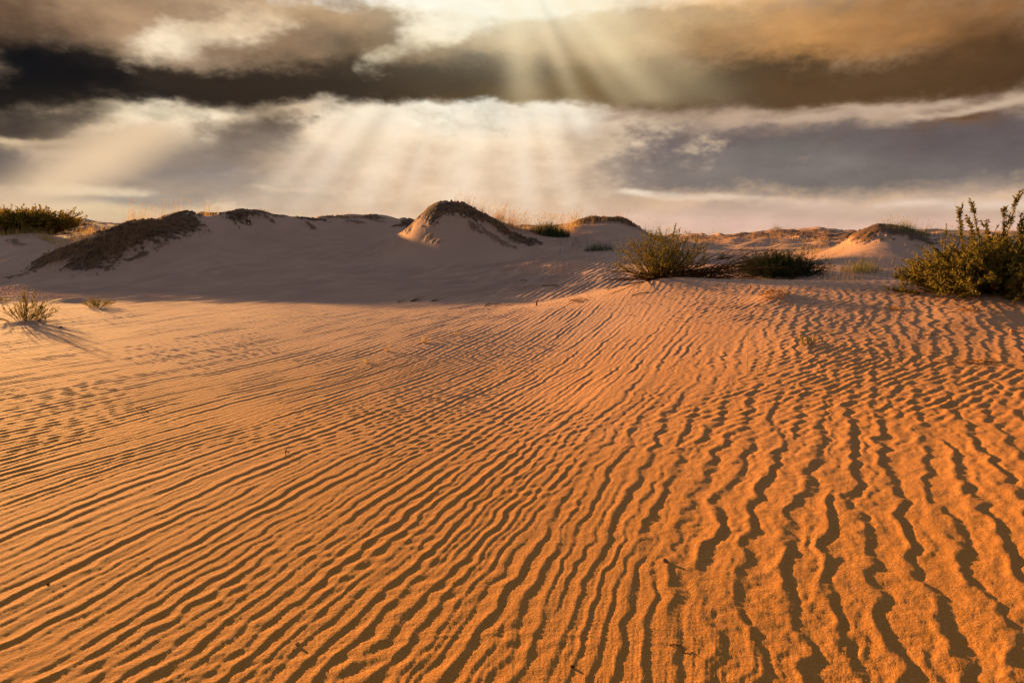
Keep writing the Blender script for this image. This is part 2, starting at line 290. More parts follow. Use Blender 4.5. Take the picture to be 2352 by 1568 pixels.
# turf banks: centre lines (photo points on the sand), half width in metres, strength
BANKS_Q = [
 ([(205,600),(235,575),(290,548),(350,530),(420,512)], .70, 1.0),
 ([(250,545),(310,522),(400,503),(480,496),(545,500)], .55, 1.0),
 ([(118,598),(150,585),(190,575)], .60, .9),
 ([(575,494),(640,492)], .38, .7), ([(745,500),(800,503),(865,500)], .42, .6),
 ([(910,522),(940,514)], .20, .9), ([(1040,478),(1085,492),(1130,512),(1170,540),(1215,560)], .42, .85),
 ([(1335,512),(1400,506),(1445,512)], .5, .8), ([(1850,570),(1900,558)], .28, .6), ([(2060,545),(2110,545)], .34, .4), ([(1975,533),(2020,531)], .22, .7),
 ([(945,508),(965,496),(1010,482),(1060,480),(1100,492)], .42, .78), ([(1955,543),(2010,533),(2085,541)], .55, .75),  # mound caps: turf roughness, its brown also painted to dim their sunlit faces
 ([(1085,520),(1130,545),(1180,572)], .22, .55), ([(985,545),(1010,556)], .12, .5), ([(952,496),(1008,480)], .16, .6),
 ([(690,503),(740,508)], .25, .8), ([(705,516),(722,530)], .12, .6), ([(800,512),(835,516)], .16, .6), ([(860,508),(880,512)], .12, .6), ([(300,600),(335,583)], .16, .7), ([(355,575),(385,562)], .12, .5), ([(20,556),(50,566)], .18, .6), ([(20,640),(55,632)], .14, .6), ([(610,500),(625,512)], .14, .6),
 ([(1640,549),(1730,543),(1800,535),(1870,540),(1940,545)], 2.0, .6),
]
BANKS = [(np.array([hit(*q) for q in ql]), w, s) for ql, w, s in BANKS_Q]
# small mounds of blown sand under the plants: photo point, radius, height
MOUNDS = [(hit(1530,655), .75, .10), (hit(2270,690), .8, .06), (hit(55,742), .35, .05), (hit(165,692), .30, .07), (hit(1852,797), .14, .02), (hit(1780,688), .25, .06), (hit(2250,735), .45, .05)]
def turf_w(x, y):
    o = np.zeros(x.shape)
    n = samp(T3, x/6, y/6)*.22 + samp(T3, x/1.9, y/1.9)*.16
    for path, w, s in BANKS:
        c = path.mean(0); far = np.hypot(x-c[0], y-c[1]) < 20
        if not far.any(): continue
        d = np.full(x.shape, 9.); d[far] = seg_dist(x[far], y[far], path)/w
        o = np.maximum(o, s*sm(1.25, .55, d+n))
    return o
def full_h(x, y):
    r = np.hypot(x, y); h = smooth_h(x, y); tw = turf_w(x, y)
    h = h + tw*(.05 + .042*np.abs(samp(T4, x/3.2, y/3.2)) + .005*samp(T3, x/4, y/4))*np.clip(r/14, .6, 1.4)
    for c, rad, hh in MOUNDS: h = h + hh*np.exp(-((x-c[0])**2+(y-c[1])**2)/(2*(rad*.6)**2))
    # wind ripples: crests run towards azimuth +23 deg, steep side away from the sun
    ca = R(23.0); s = x*cos(ca) - y*sin(ca); t = x*sin(ca) + y*cos(ca)
    xs = x/np.maximum(y, .3); right = sm(.02, .46, xs + samp(T1, x/22, y/22)*.06)
    lw = samp(T4, x/11+.7, y/11+.2); lw2 = samp(T5, x/4.2, y/4.2)
    s2 = s + .11*lw + (.0062+.0110*right)*lw2
    pa = samp(RA, s2/TILE, t/(TILE*1.5)); pb = samp(RB, s2/TILE+.31, t/TILE+.17)
    def prof(p, m, A0, sat=False):
        ph = np.angle(p); am = np.abs(p); am = am/(am+.30)*1.3 if sat else np.minimum(am**1.2, 1.5)
        return am*A0*(np.cos(ph - m*np.cos(ph)) + .12*np.cos(2*ph))
    near = sm(11.5, 8.5, r)
    amp = 1.0 + .55*np.exp(-((xs-.10)/.22)**2)*sm(2.0, 4.0, r)
    amp = amp*(1 + .14*samp(T2, x/7, y/7+.5))
    amp = np.clip(amp, 0, 1.6)*(1-sm(27, 34, r))*(1-sm(.05, .4, tw))
    # mounds and crests are swept smooth
    for c, rad in ((hit(1050,520), 2.8), (hit(2060,560), 3.0)): amp = amp*sm(rad*.55, rad*1.1, np.hypot(x-c[0], y-c[1]))
    amp = amp*(1-.8*sm(9.6, 11, y)*sm(.08, .2, xs))
    pd = samp(RA, (s2*1.9)/TILE+.4, t*1.5/TILE+.6)
    pf = samp(RA, s2*.46/TILE+.2, t*.5/TILE+.1); far = sm(12.0, 15.5, y)
    pe = samp(RA, s2*.72/TILE+.7, t*.55/TILE+.3)
    ha = (1-.30*sm(4.5, 7.5, r)*sm(-.05, -.35, xs))*(prof(pa, .78, .0018, True)*(1-.15*sm(7, 12, r)) + prof(pe, .7, 1)*(.0011+.0013*sm(5, 9.5, r)) + .3*prof(pd, .6, .0008))*(1-far) + prof(pf, .6, .019)*far; pg = samp(RB, s2*1.42/TILE+.11, t*1.42/TILE+.57); fr = sm(3.6, 6.4, r)
    hb = prof(pb, .84, .0041, True)*(1-fr) + prof(pg, .82, .0029, True)*fr + prof(samp(RB, s2*1.8/TILE+.6, t*1.5/TILE), .6, .0008)
    cb = R(34.0); s3 = x*cos(ca+cb)-y*sin(ca+cb); t3 = x*sin(ca+cb)+y*cos(ca+cb)
    pc = samp(RC, s3/8.0, t3/8.0)
    hc = np.real(pc)*.0017*sm(.2, .9, np.abs(pc))*(.35+.65*right)*(r < 14)*(.6+np.clip(samp(T4, x/3, y/3), -.5, 1.2)) + samp(T5, x/1.3, y/1.3)*.0009*right*(r < 12)
    h = h + amp*(ha*(1-right) + hb*right + hc)
    return h, tw
def axis(segs):
    o = [segs[0][0]]
    for a, b, s0, s1 in segs:
        n = int(round((b-a)/((s0+s1)/2))); t = np.linspace(0, 1, n+1)[1:]
        o += list(a + (b-a)*((s0*t + (s1-s0)*t*t/2)/(s0+(s1-s0)/2)))
    return np.array(o)
rr = axis([(.35,1.3,.06,.012),(1.3,4,.007,.012),(4,12,.010,.019),(12,24,.02,.05),(24,40,.05,.12),(40,90,.2,.7),(90,400,1,20),(400,1500,60,200)])
aa = axis([(-180,-60,6,1),(-60,-43,.6,.14),(-43,43,.10,.10),(43,60,.14,.6),(60,180,1,6)])[:-1]
AA, RR = np.meshgrid(np.radians(aa), rr); TX = RR*np.sin(AA); TY = RR*np.cos(AA)
TZ, TW = full_h(TX, TY)
nr, na = TX.shape
vv = np.c_[TX.ravel(), TY.ravel(), TZ.ravel()].astype(np.float32)
ii, jj = np.meshgrid(np.arange(nr-1), np.arange(na), indexing='ij'); j1 = (jj+1) % na
ff = np.stack([ii*na+jj, ii*na+j1, (ii+1)*na+j1, (ii+1)*na+jj], -1).reshape(-1, 4)[:, ::-1]
vv = np.r_[vv, [[0, 0, float(TZ[0].mean())]]].astype(np.float32); ctr = len(vv)-1
cap = np.array([(j, ctr, (j+1) % na) for j in range(na)])
def np_mesh(name, v, quads, tris=None):
    me = bpy.data.meshes.new(name); nq = len(quads); n3_ = 0 if tris is None else len(tris)
    me.vertices.add(len(v)); me.vertices.foreach_set('co', np.asarray(v, np.float32).ravel())
    loops = np.asarray(quads).ravel() if n3_ == 0 else np.r_[np.asarray(quads).ravel(), np.asarray(tris).ravel()]
    me.loops.add(len(loops)); me.loops.foreach_set('vertex_index', loops.astype(np.int32))
    st = np.r_[np.arange(nq)*4, nq*4+np.arange(n3_)*3]
    me.polygons.add(nq+n3_); me.polygons.foreach_set('loop_start', st.astype(np.int32))
    me.update(calc_edges=True); return me
me = np_mesh('sand_terrain', vv, ff, cap[:, ::-1])
me.shade_smooth()
at = me.attributes.new('turf', 'FLOAT', 'POINT'); at.data.foreach_set('value', np.r_[TW.ravel(), 0].astype(np.float32))

# ------------------------------------------------------------------ materials
def material(name):
    m = bpy.data.materials.new(name); m.use_nodes = True; t = m.node_tree; t.nodes.clear()
    global nt, N, L
    nt, N, L = t, t.nodes, t.links
    return m
def sand_mat():
    m = material('sand'); geo = nd('ShaderNodeNewGeometry'); pos = geo.outputs['Position']
    patch = noise(pos, .35, 5, .55); grain = noise(pos, 420, 2, .7); grain2 = noise(pos, 90, 3, .7); spk = noise(pos, 900, 1, .5)
    c = mixc(mrange(patch.outputs['Fac'], .35, .65), lin((160,124,99)), lin((170,132,104)))
    # warm tone grading painted into the sand colour: orange by the camera, paler far off
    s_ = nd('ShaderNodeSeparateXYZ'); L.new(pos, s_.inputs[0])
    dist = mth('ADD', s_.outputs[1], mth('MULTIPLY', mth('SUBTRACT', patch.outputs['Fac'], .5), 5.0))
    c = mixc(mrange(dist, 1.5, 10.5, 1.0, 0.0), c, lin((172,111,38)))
    c = mixc(mrange(grain.outputs['Fac'], .35, .65, .0, .22), c, lin((120,80,48)))
    c = mixc(mrange(grain2.outputs['Fac'], .45, .75, 0, .22), c, lin((206,168,128)))
    c = mixc(mrange(spk.outputs['Fac'], .70, .76, 0, .6), c, lin((70,45,30)))
    a = nd('ShaderNodeAttribute', attribute_name='turf')
    tn = noise(pos, 5.0, 5, .65)
    tcol = mixc(mrange(tn.outputs['Fac'], .35, .65), lin((46,32,22)), lin((104,74,48)))
    c = mixc(mrange(mth('ADD', a.outputs['Fac'], mth('MULTIPLY', mth('SUBTRACT', tn.outputs['Fac'], .5), 1.3)), .25, .75), c, tcol)
    # scattered plant litter far off
    b = nd('ShaderNodeBsdfPrincipled'); L.new(c, b.inputs['Base Color']); b.inputs['Roughness'].default_value = .95; b.inputs['Specular IOR Level'].default_value = .15
    h = mth('ADD', mth('MULTIPLY', grain.outputs['Fac'], .0022), mth('MULTIPLY', grain2.outputs['Fac'], .0050))
    mid = noise(pos, 22, 3, .6); h = mth('ADD', h, mth('MULTIPLY', mid.outputs['Fac'], .006))
    h = mth('ADD', h, mth('MULTIPLY', mth('MULTIPLY', tn.outputs['Fac'], a.outputs['Fac']), .035))
    bp = nd('ShaderNodeBump'); bp.inputs['Strength'].default_value = .75; bp.inputs['Distance'].default_value = 1.0; L.new(h, bp.inputs['Height'])
    L.new(bp.outputs[0], b.inputs['Normal'])
    o = nd('ShaderNodeOutputMaterial'); L.new(b.outputs[0], o.inputs[0]); return m
def leaf_mat(name, c1, c2, trans=.45, scale=9):
    m = material(name); geo = nd('ShaderNodeNewGeometry')
    oi = noise(geo.outputs['Position'], scale, 3, .6)
    rnd = mth('ADD', mth('MULTIPLY', geo.outputs['Random Per Island'], .6), mth('MULTIPLY', oi.outputs['Fac'], .5))
    c = mixc(mrange(rnd, .2, .9), lin(c1), lin(c2))
    d = nd('ShaderNodeBsdfDiffuse'); tr = nd('ShaderNodeBsdfTranslucent'); L.new(c, d.inputs[0]); L.new(c, tr.inputs[0])
    mx = nd('ShaderNodeMixShader'); mx.inputs[0].default_value = trans; L.new(d.outputs[0], mx.inputs[1]); L.new(tr.outputs[0], mx.inputs[2])
    o = nd('ShaderNodeOutputMaterial'); L.new(mx.outputs[0], o.inputs[0]); return m
M = dict(
 sand=sand_mat(),
 gold=leaf_mat('golden_grass', (140,112,62), (186,152,92), .45),
 grass=leaf_mat('green_grass', (80,84,40), (136,124,66), .4),
 dgrass=leaf_mat('dark_green_grass', (46,54,30), (78,80,44), .3),
 leaf=leaf_mat('olive_leaf', (78,76,30), (140,120,54), .4),
 leaf2=leaf_mat('brown_green_leaf', (74,70,28), (138,118,50), .35),
 darkleaf=leaf_mat('dark_leaf', (34,42,26), (58,64,36), .25),
 pine=leaf_mat('conifer_leaf', (72,66,26), (150,122,48), .5),
 dry=leaf_mat('dry_stem', (150,104,58), (200,150,90), .2),
 wood=leaf_mat('dark_wood', (54,36,24), (92,62,40), 0.0),
 root=leaf_mat('root_fibre', (74,50,34), (160,118,78), .1, 3),
 redwood=leaf_mat('reddish_twig', (96,52,30), (130,80,50), 0.05),
)
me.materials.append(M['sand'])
terr = bpy.data.objects.new('sand_terrain', me); COL.objects.link(terr); terr['kind'] = 'structure'
def final_z(x, y):
    h, _ = full_h(np.array([float(x)]), np.array([float(y)])); return float(h[0])

# ------------------------------------------------------------------ mesh builder
class MB:
    def __init__(s): s.v = []; s.q = []; s.t = []; s.alt = []
    def ribbon(s, P, Wd, side=None):
        P = np.asarray(P, float); n = len(P)
        if side is None:
            a = random.uniform(0, pi); side = np.array([cos(a), sin(a), random.uniform(-.2, .2)])
        b = len(s.v)
        for i in range(n):
            w = Wd[i]*.5; s.v.append(P[i]-side*w); s.v.append(P[i]+side*w)
        for i in range(n-1):
            k = b+2*i; s.q.append((k, k+1, k+3, k+2))
    def tube(s, P, rad, m=4):
        P = np.asarray(P, float); n = len(P); b = len(s.v)
        for i in range(n):
            d = P[min(i+1, n-1)]-P[max(i-1, 0)]; d = d/(np.linalg.norm(d)+1e-9)
            u = np.cross(d, (0, 0, 1) if abs(d[2]) < .9 else (1, 0, 0)); u /= np.linalg.norm(u)+1e-9; w = np.cross(d, u)
            for k in range(m):
                a = 2*pi*k/m; s.v.append(P[i]+rad[i]*(u*cos(a)+w*sin(a)))
        for i in range(n-1):
            for k in range(m):
                k1 = (k+1) % m; s.q.append((b+i*m+k, b+i*m+k1, b+(i+1)*m+k1, b+(i+1)*m+k))
        for k in range(1, m-1): s.t.append((b+(n-1)*m, b+(n-1)*m+k, b+(n-1)*m+k+1))
    def leaf(s, p, d, ln, w):
        d = np.asarray(d, float); d = d/(np.linalg.norm(d)+1e-9); r = np.random.default_rng if False else None
        a = np.array([random.gauss(0, 1), random.gauss(0, 1), random.gauss(0, 1)]); a = np.cross(d, a); a /= np.linalg.norm(a)+1e-9
        n = np.cross(d, a); b = len(s.v)
        s.v += [p, p+d*ln*.5+a*w*.5, p+d*ln+n*ln*.12, p+d*ln*.5-a*w*.5]; s.q.append((b, b+1, b+2, b+3))
    def lump(s, c, rad, seed, squash=(1, 1, 1), m=9, n=7):
        g = random.Random(seed); b = len(s.v); ph = [g.uniform(0, 6.3) for _ in range(6)]
        for i in range(n+1):
            th = pi*i/n
            for k in range(m):
                a = 2*pi*k/m; rr_ = rad*(1+.22*sin(2*a+ph[0])*sin(th)+.15*sin(3*th+ph[1]+a)+.08*sin(5*a+ph[2]+2*th))
                s.v.append(np.array(c)+np.array([rr_*sin(th)*cos(a)*squash[0], rr_*sin(th)*sin(a)*squash[1], rr_*cos(th)*squash[2]]))
        for i in range(n):
            for k in range(m):
                k1 = (k+1) % m; s.q.append((b+i*m+k, b+(i+1)*m+k, b+(i+1)*m+k1, b+i*m+k1))
    def build(s, name, mat, parent=None, origin=None, smooth=True):
        v = np.array(s.v, float)
        if origin is None: origin = parent.location if parent is not None else v.mean(0)
        o_ = np.array(origin, float); v = v-o_
        q = np.array(s.q, int).reshape(-1, 4); t = np.array(s.t, int).reshape(-1, 3)
        m = np_mesh(name, v, q, t); m.materials.append(M[mat])
        if s.alt:
            m.materials.append(M['gold']); mi = np.zeros(len(m.polygons), np.int32); mi[np.array(s.alt)] = 1; m.polygons.foreach_set('material_index', mi)
        if smooth: m.shade_smooth()
        o = bpy.data.objects.new(name, m); COL.objects.link(o)
        if parent is not None: o.parent = parent
        else: o.location = o_
        return o
def tag(o, label, cat, group=None, kind=None):
    o['label'] = label; o['category'] = cat
    if group: o['group'] = group
    if kind: o['kind'] = kind
    return o
def thing(name, loc, label, cat, group=None):
    o = bpy.data.objects.new(name, None); COL.objects.link(o); o.location = tuple(float(a) for a in loc); o.empty_display_size = .1
    return tag(o, label, cat, group)
U = random.uniform; G = random.gauss
def bend(p0, d0, ln, n, grav=0., wob=.1, target=None):
    P = [np.array(p0, float)]; d = np.array(d0, float); d /= np.linalg.norm(d)
    for i in range(n):
        d = d + np.array([G(0, wob), G(0, wob), G(0, wob)+grav]); d /= np.linalg.norm(d); P.append(P[-1]+d*ln/n)
    return P
def blade(mb, p, h, lean=.25, w=.006, wind=(.12, -.05), n=3):
    a = U(0, 2*pi); l = abs(G(0, lean)); d = np.array([cos(a)*l, sin(a)*l, 1.0])
    P = [np.array(p)]; 
    for i in range(n):
        d = d + np.array([wind[0]*(i+.3)/n, wind[1]*(i+.3)/n, -.10*i]); u = d/np.linalg.norm(d); P.append(P[-1]+u*h/n)
    mb.ribbon(P, [w*(1-i/n*.85) for i in range(n+1)])
    return P[-1], u
def seedhead(mb, p, d, ln=.08, w=.012):
    for k in range(5): mb.alt.append(len(mb.q)); mb.leaf(p+d*ln*(k/5-.2), d+np.array([G(0, .3), G(0, .3), 0]), ln*.35, w)

def shrub(name, base, label, cat, H, Wd, stems, leafmat, woodmat, leafsize=.02, lps=40, side=3, lean=(0, 0), low=.15, rad=.006, grav=.0, group=None, dens_in=.25, up=1.0, tall=()):
    root = thing(name, base, label, cat, group); br = MB(); fo = MB(); base = np.array(base, float)
    def leaves(P, n, t0=dens_in):
        for _ in range(n):
            t = U(t0, 1)*(len(P)-1); i = min(int(t), len(P)-2); f = t-i; p = P[i]*(1-f)+P[i+1]*f; d = P[i+1]-P[i]; d = d/(np.linalg.norm(d)+1e-9)
            fo.leaf(p, d*.7+np.array([G(0, .6), G(0, .6), G(.1, .5)]), leafsize*U(.6, 1.3), leafsize*U(.25, .42))
    for s in range(stems):
        a = U(0, 2*pi); q = U(0, 1)**.6; out = q*Wd*.5; hh = H*(low+(1-low)*math.sqrt(max(0, 1-q*q)))*U(.75, 1.08)
        tgt = np.array([cos(a)*out+lean[0]*hh, sin(a)*out*.85+lean[1]*hh, hh*up]); ln = np.linalg.norm(tgt)
        P = bend(base+np.array([cos(a)*out*.18, sin(a)*out*.18, -.02]), tgt+np.array([0, 0, -grav*.0]), ln, 5, grav, .07)
        br.tube(P, [rad*(1-i/5*.8)*U(.8, 1.1) for i in range(6)], 3); leaves(P, lps)
        for k in range(side):
            t = U(.25, .9)*5; i = min(int(t), 4); p = P[i]*(1-t+i)+P[i+1]*(t-i); d = P[i+1]-P[i]; d = d/np.linalg.norm(d)
            Q = bend(p, d+np.array([G(0, .55), G(0, .55), G(.15, .35)]), ln*U(.18, .38), 3, .03, .1)
            br.tube(Q, [rad*.5, rad*.4, rad*.3, rad*.15], 3); leaves(Q, int(lps*.5), .05)
    for (dx, dy, hh) in tall:
        P = bend(base+np.array([dx*.4, dy, hh*.15]), np.array([dx*.6, 0, hh*.85]), hh*.9, 7, .01, .05)
        br.tube(P, [rad*(1-i/7*.75) for i in range(8)], 4); leaves(P, int(lps*2.6), .35)
        for k in range(5):
            i = random.randint(2, 6); Q = bend(P[i], (P[min(i+1, 7)]-P[i])/.1+np.array([G(0, .4), G(0, .3), .2]), hh*U(.08, .2), 3, .0, .1); br.tube(Q, [rad*.5]*3+[rad*.2], 3); leaves(Q, lps//2, .05)
    br.build('branches', woodmat, root)
    fo.build('foliage', leafmat, root, smooth=False)
    return root

def tuft(name, base, label, H, Wd, n, mat, cat='grass clump', group=None, heads=0, lean=.3, w=.007, stalks=0):
    root = thing(name, base, label, cat, group); mb = MB()
    for _ in range(n):
        a = U(0, 2*pi); r = U(0, 1)**.6*Wd*(.5 if lean < .9 else .15); x, y = base[0]+cos(a)*r, base[1]+sin(a)*r*.7; k = 1-.55*(r/(Wd*.5))**2
        blade(mb, (x, y, gz(x, y)-.01), H*k*U(.5, 1.1), lean, w)
    for _ in range(heads):
        a = U(0, 2*pi); r = U(0, 1)*Wd*.5; x, y = base[0]+cos(a)*r, base[1]+sin(a)*r*.6
        p, d = blade(mb, (x, y, gz(x, y)-.01), H*U(1.0, 1.5), .12, w*.6, n=4); seedhead(mb, p, d, H*.16, H*.03)
    mb.build('blades', mat, root)
    return root

# ------------------------------------------------------------------ the plants
b = hit(1522, 652)
sh = shrub('dune_shrub', b, 'olive shrub with bushy upright twigs and long bare branches sprawling on the sand crest', 'shrub', .76, 1.4, 120, 'leaf', 'wood', .026, 38, 4, (0, 0), .25, .0055, tall=((.15, .1, .84), (.3, .1, .76), (-.1, .1, .74)))
bb = MB()
def sprawl(p0, dx, dy, ln, rise, n=8, r=.006):
    P = [np.array(p0, float)]; d = np.array([dx, dy, rise], float); d /= np.linalg.norm(d)
    for i in range(n):
        d = d+np.array([G(0, .08), G(0, .08), G(-.02, .05)]); d /= np.linalg.norm(d); q = P[-1]+d*ln/n
        q[2] = max(q[2], gz(q[0], q[1])+.01); P.append(q)
    bb.tube(P, [r*(1-i/n*.75) for i in range(n+1)], 4); return P
for _ in range(60):
    P = sprawl(b+np.array([U(-.1, .35), U(-.15, .1), U(.03, .16)]), U(.7, 1), U(-.25, .3), U(.7, 1.6), U(.0, .34), r=.007)
    for k in range(3):
        i = random.randint(2, 7); d = P[i]-P[i-1]; sprawl(P[i], d[0], d[1]+G(0, .06), U(.2, .5), U(-.02, .08)+d[2], 4, .0045)
for _ in range(34): sprawl(b+np.array([U(-.2, .1), U(-.1, .1), U(.03, .12)]), U(-1, -.3), U(-.8, .1), U(.4, 1.0), U(-.1, .25), r=.007)
for _ in range(50): sprawl(b+np.array([U(-.25, .4), U(-.15, .15), U(.0, .1)]), U(-1, 1), U(-.6, .6), U(.2, .5), U(.2, 1.2), 5, .006)
for _ in range(30): sprawl(b+np.array([U(-.1, .1), U(-.1, .1), .05]), U(-.6, .5), -1, U(.2, .5), U(-.1, .1), 5, .004)
o = bb.build('dead_branches', 'wood', sh); o['label'] = 'bare dark branches lying over the sand'
shrub('dark_shrub', hit(1815, 641)+np.array([0, .55, -.10]), 'low dark green dome shaped shrub just behind the sand crest', 'shrub', .60, 1.7, 420, 'darkleaf', 'wood', .032, 40, 3, (0, 0), .35, .003)
shrub('low_twig_bush', hit(1925, 641)+np.array([.1, .8, -.1]), 'small dark twiggy bush at the right edge of the dark dome shrub', 'shrub', .16, .45, 40, 'darkleaf', 'wood', .02, 16, 2, (0, 0), .4, .003)
b = hit(2300, 690)
shrub('broadleaf_shrub', b+np.array([.05, .15, 0]), 'large leafy brown green shrub with tall shoots at the right edge of the sand', 'shrub', .62, 1.7, 180, 'leaf2', 'wood', .036, 70, 7, (-.05, 0), .18, .006,
      tall=((-.50, .1, .92), (-.34, .0, .96), (-.24, .1, .84), (.02, 0, .90), (-.06, .1, .78), (.16, .1, 1.04), (.1, -.1, .8), (-.66, 0, .66), (.3, 0, .95)))
shrub('sapling', hit(60, 742), 'sparse pale green seedling shrub, the nearest and largest plant on the left sand', 'plant', .34, .80, 40, 'leaf', 'redwood', .020, 46, 3, (.02, 0), .30, .0032, tall=((.02, 0, .50), (.20, 0, .46), (-.04, 0, .43), (.3, 0, .34)))
shrub('sapling', hit(222, 706), 'small pale green seedling shrub beside a little sand mound, right of the larger one', 'plant', .19, .56, 38, 'leaf', 'redwood', .018, 36, 2, (.05, 0), .4, .0022)
shrub('sapling', hit(2, 694), 'small dark seedling cut by the left edge of the photo', 'plant', .14, .34, 20, 'leaf', 'redwood', .018, 20, 2, (0, 0), .4, .0022)
# conifer shrub behind the left dune
b = hit(85, 546); b = np.array([b[0]*1.1, b[1]*1.1, gz(b[0]*1.1, b[1]*1.1)]); b[0] -= .6
shrub('juniper', b, 'dark evergreen shrub with spiky tops behind the left dune', 'shrub', 1.15, 4.3, 330, 'pine', 'wood', .085, 90, 5, (0, 0), .6, .008)
# grass clumps
tuft('grass_clump', hit(1263, 541), 'dense dark green grass clump in the hollow right of the peaked dune', .55, 1.5, 1500, 'dgrass', heads=30, w=.012)
tuft('grass_clump', hit(607, 489), 'small olive grass clump on top of the left ridge', .20, 1.0, 420, 'grass', heads=10, w=.010)
tuft('grass_clump', hit(2075, 534), 'windblown yellow green grass clump crowning the right dune', .27, 1.3, 900, 'grass', heads=30, w=.008)
tuft('grass_clump', hit(1990, 628)+np.array([0, .2, 0]), 'green grass clump at the foot of the right dune', .30, .8, 380, 'grass', w=.006, heads=6)
tuft('grass_clump', hit(1660, 594), 'small isolated green grass tuft on the shaded sand between the two shrubs', .28, .30, 90, 'dgrass', w=.008)
tuft('grass_clump', hit(1510, 552), 'tall grass clump on the ridge behind the sprawling shrub', .45, 1.3, 420, 'grass', heads=26, w=.010)
tuft('grass_clump', hit(1375, 575), 'thin grey green grass patch on the shaded flat below the dark ridge', .35, 1.0, 420, 'dgrass', w=.007)
tuft('grass_clump', hit(1945, 645)+np.array([0,.05,0]), 'dry golden grass stalks on the sand crest right of the dark shrub', .20, .55, 60, 'gold', w=.004, heads=8)
tuft('grass_clump', hit(1785, 528), 'tiny tuft on the highest point of the far right ridge', .45, .8, 120, 'grass', w=.014)
# small plants on the lit sand
tuft('grass_sprig', hit(975, 787), 'yellow grass sprig, the largest of the row on the rippled sand', .11, .26, 70, 'gold', 'grass sprig', 'sprigs on the rippled sand', lean=1.0, w=.004)
tuft('grass_sprig', hit(890, 806), 'yellow grass sprig in the middle of the row on the rippled sand', .08, .17, 44, 'gold', 'grass sprig', 'sprigs on the rippled sand', lean=1.0, w=.004)
tuft('grass_sprig', hit(842, 833), 'yellow grass sprig, nearest of the row on the rippled sand', .07, .15, 40, 'gold', 'grass sprig', 'sprigs on the rippled sand', lean=1.0, w=.004)
tuft('grass_sprig', hit(1050, 768), 'faint yellow grass sprig, farthest of the row on the rippled sand', .08, .25, 40, 'gold', 'grass sprig', 'sprigs on the rippled sand', lean=1.0, w=.003)
tuft('grass_sprig', hit(345, 768), 'tiny yellow sprig on the smooth sand below the dune shadow', .05, .12, 20, 'gold', 'grass sprig', 'sprigs on the rippled sand', lean=1.0, w=.003)
def stalk(px, topq, label, lean, head=False):
    p = hit(*px); p[2] = gz(p[0], p[1])
    root = thing('grass_stalk', p, label, 'grass stalk', 'tall thin stalks on the right sand'); mb = MB(); H = (px[1]-topq)/1568*p[1]
    P = bend(p-np.array([0, 0, .01]), (lean, 0, 1), H, 7, 0, .03); mb.tube(P, [.0022*(1-i/8*.6) for i in range(8)], 4)
    for k in range(3): mb.ribbon(bend(P[1+k], (U(-.6, .6), .1, 1), H*.25, 3, -.1, .1), [.004, .003, .002, .0005])
    mb.build('stem', 'gold', root)
    h = MB()
    if head: h.lump(P[-1]+np.array([0,0,.012]), .0075, 3, (1, 1, 1.7))
    else: seedhead(h, P[-1], np.array([0, 0, 1.]), .04, .008)
    h.build('seed_head', 'dry', root)
stalk((1715, 872), 656, 'tall thin straight stalk with a round seed head, leftmost on the right sand', 0, True)
stalk((1757, 870), 772, 'thin stalk leaning right between the tall straight stalk and the sprout', .12)
stalk((1738, 868), 800, 'short thin stalk just right of the tall straight stalk', .02)
stalk((1690, 878), 838, 'shortest thin stalk, left of the tall straight stalk', -.15)
shrub('sprout', hit(1852, 797), 'small yellow green sprout on the rippled sand right of the thin stalks', 'plant', .14, .22, 13, 'leaf', 'leaf', .018, 9, 2, (0, 0), .4, .002)
shrub('sprout', hit(1815, 793), 'tiny dark dead sprig beside the yellow green sprout', 'plant', .03, .13, 9, 'wood', 'wood', .014, 6, 1, (0, 0), .3, .0025)

# dry tangles and twigs
def tangle(name, q, label, Wd, n, mat, h=.04):
    p = hit(*q); root = thing(name, p, label, 'dry twigs', 'dry tangles on the sand'); mb = MB()
    for _ in range(n):
        x, y = p[0]+G(0, Wd*.18), p[1]+G(0, Wd*.15); a = U(0, 2*pi)
        P = [np.array([x, y, final_z(x, y)+U(0, h)])]
        for i in range(4):
            a += G(0, .5); q2 = P[-1]+np.array([cos(a), sin(a), G(0, .35)])*Wd*.11; q2[2] = min(max(q2[2], gz(q2[0], q2[1])-.004), gz(q2[0], q2[1])+h*1.5); P.append(q2)
        mb.tube(P, [.003, .0028, .0024, .0018, .001], 3)
    mb.build('twigs', mat, root)
tangle('dry_tangle', (1780, 690), 'matted dry tangle of roots on the crest right of the sprawling shrub', .42, 60, 'dry', .07)
tangle('dry_tangle', (1327, 693), 'small tangle of bent dry roots left of the sprawling shrub', .30, 26, 'dry', .05)
tangle('dry_tangle', (2228, 724), 'orange brown dry litter patch in front of the leafy shrub', .45, 44, 'dry', .03)
tangle('dry_tangle', (2245, 832), 'thin dry litter streak on the rippled sand near the right edge', .22, 26, 'dry', .015)
tangle('dry_tangle', (2065, 712), 'few flat dry twigs on the smooth sand in front of the crest', .22, 18, 'dry', .02)
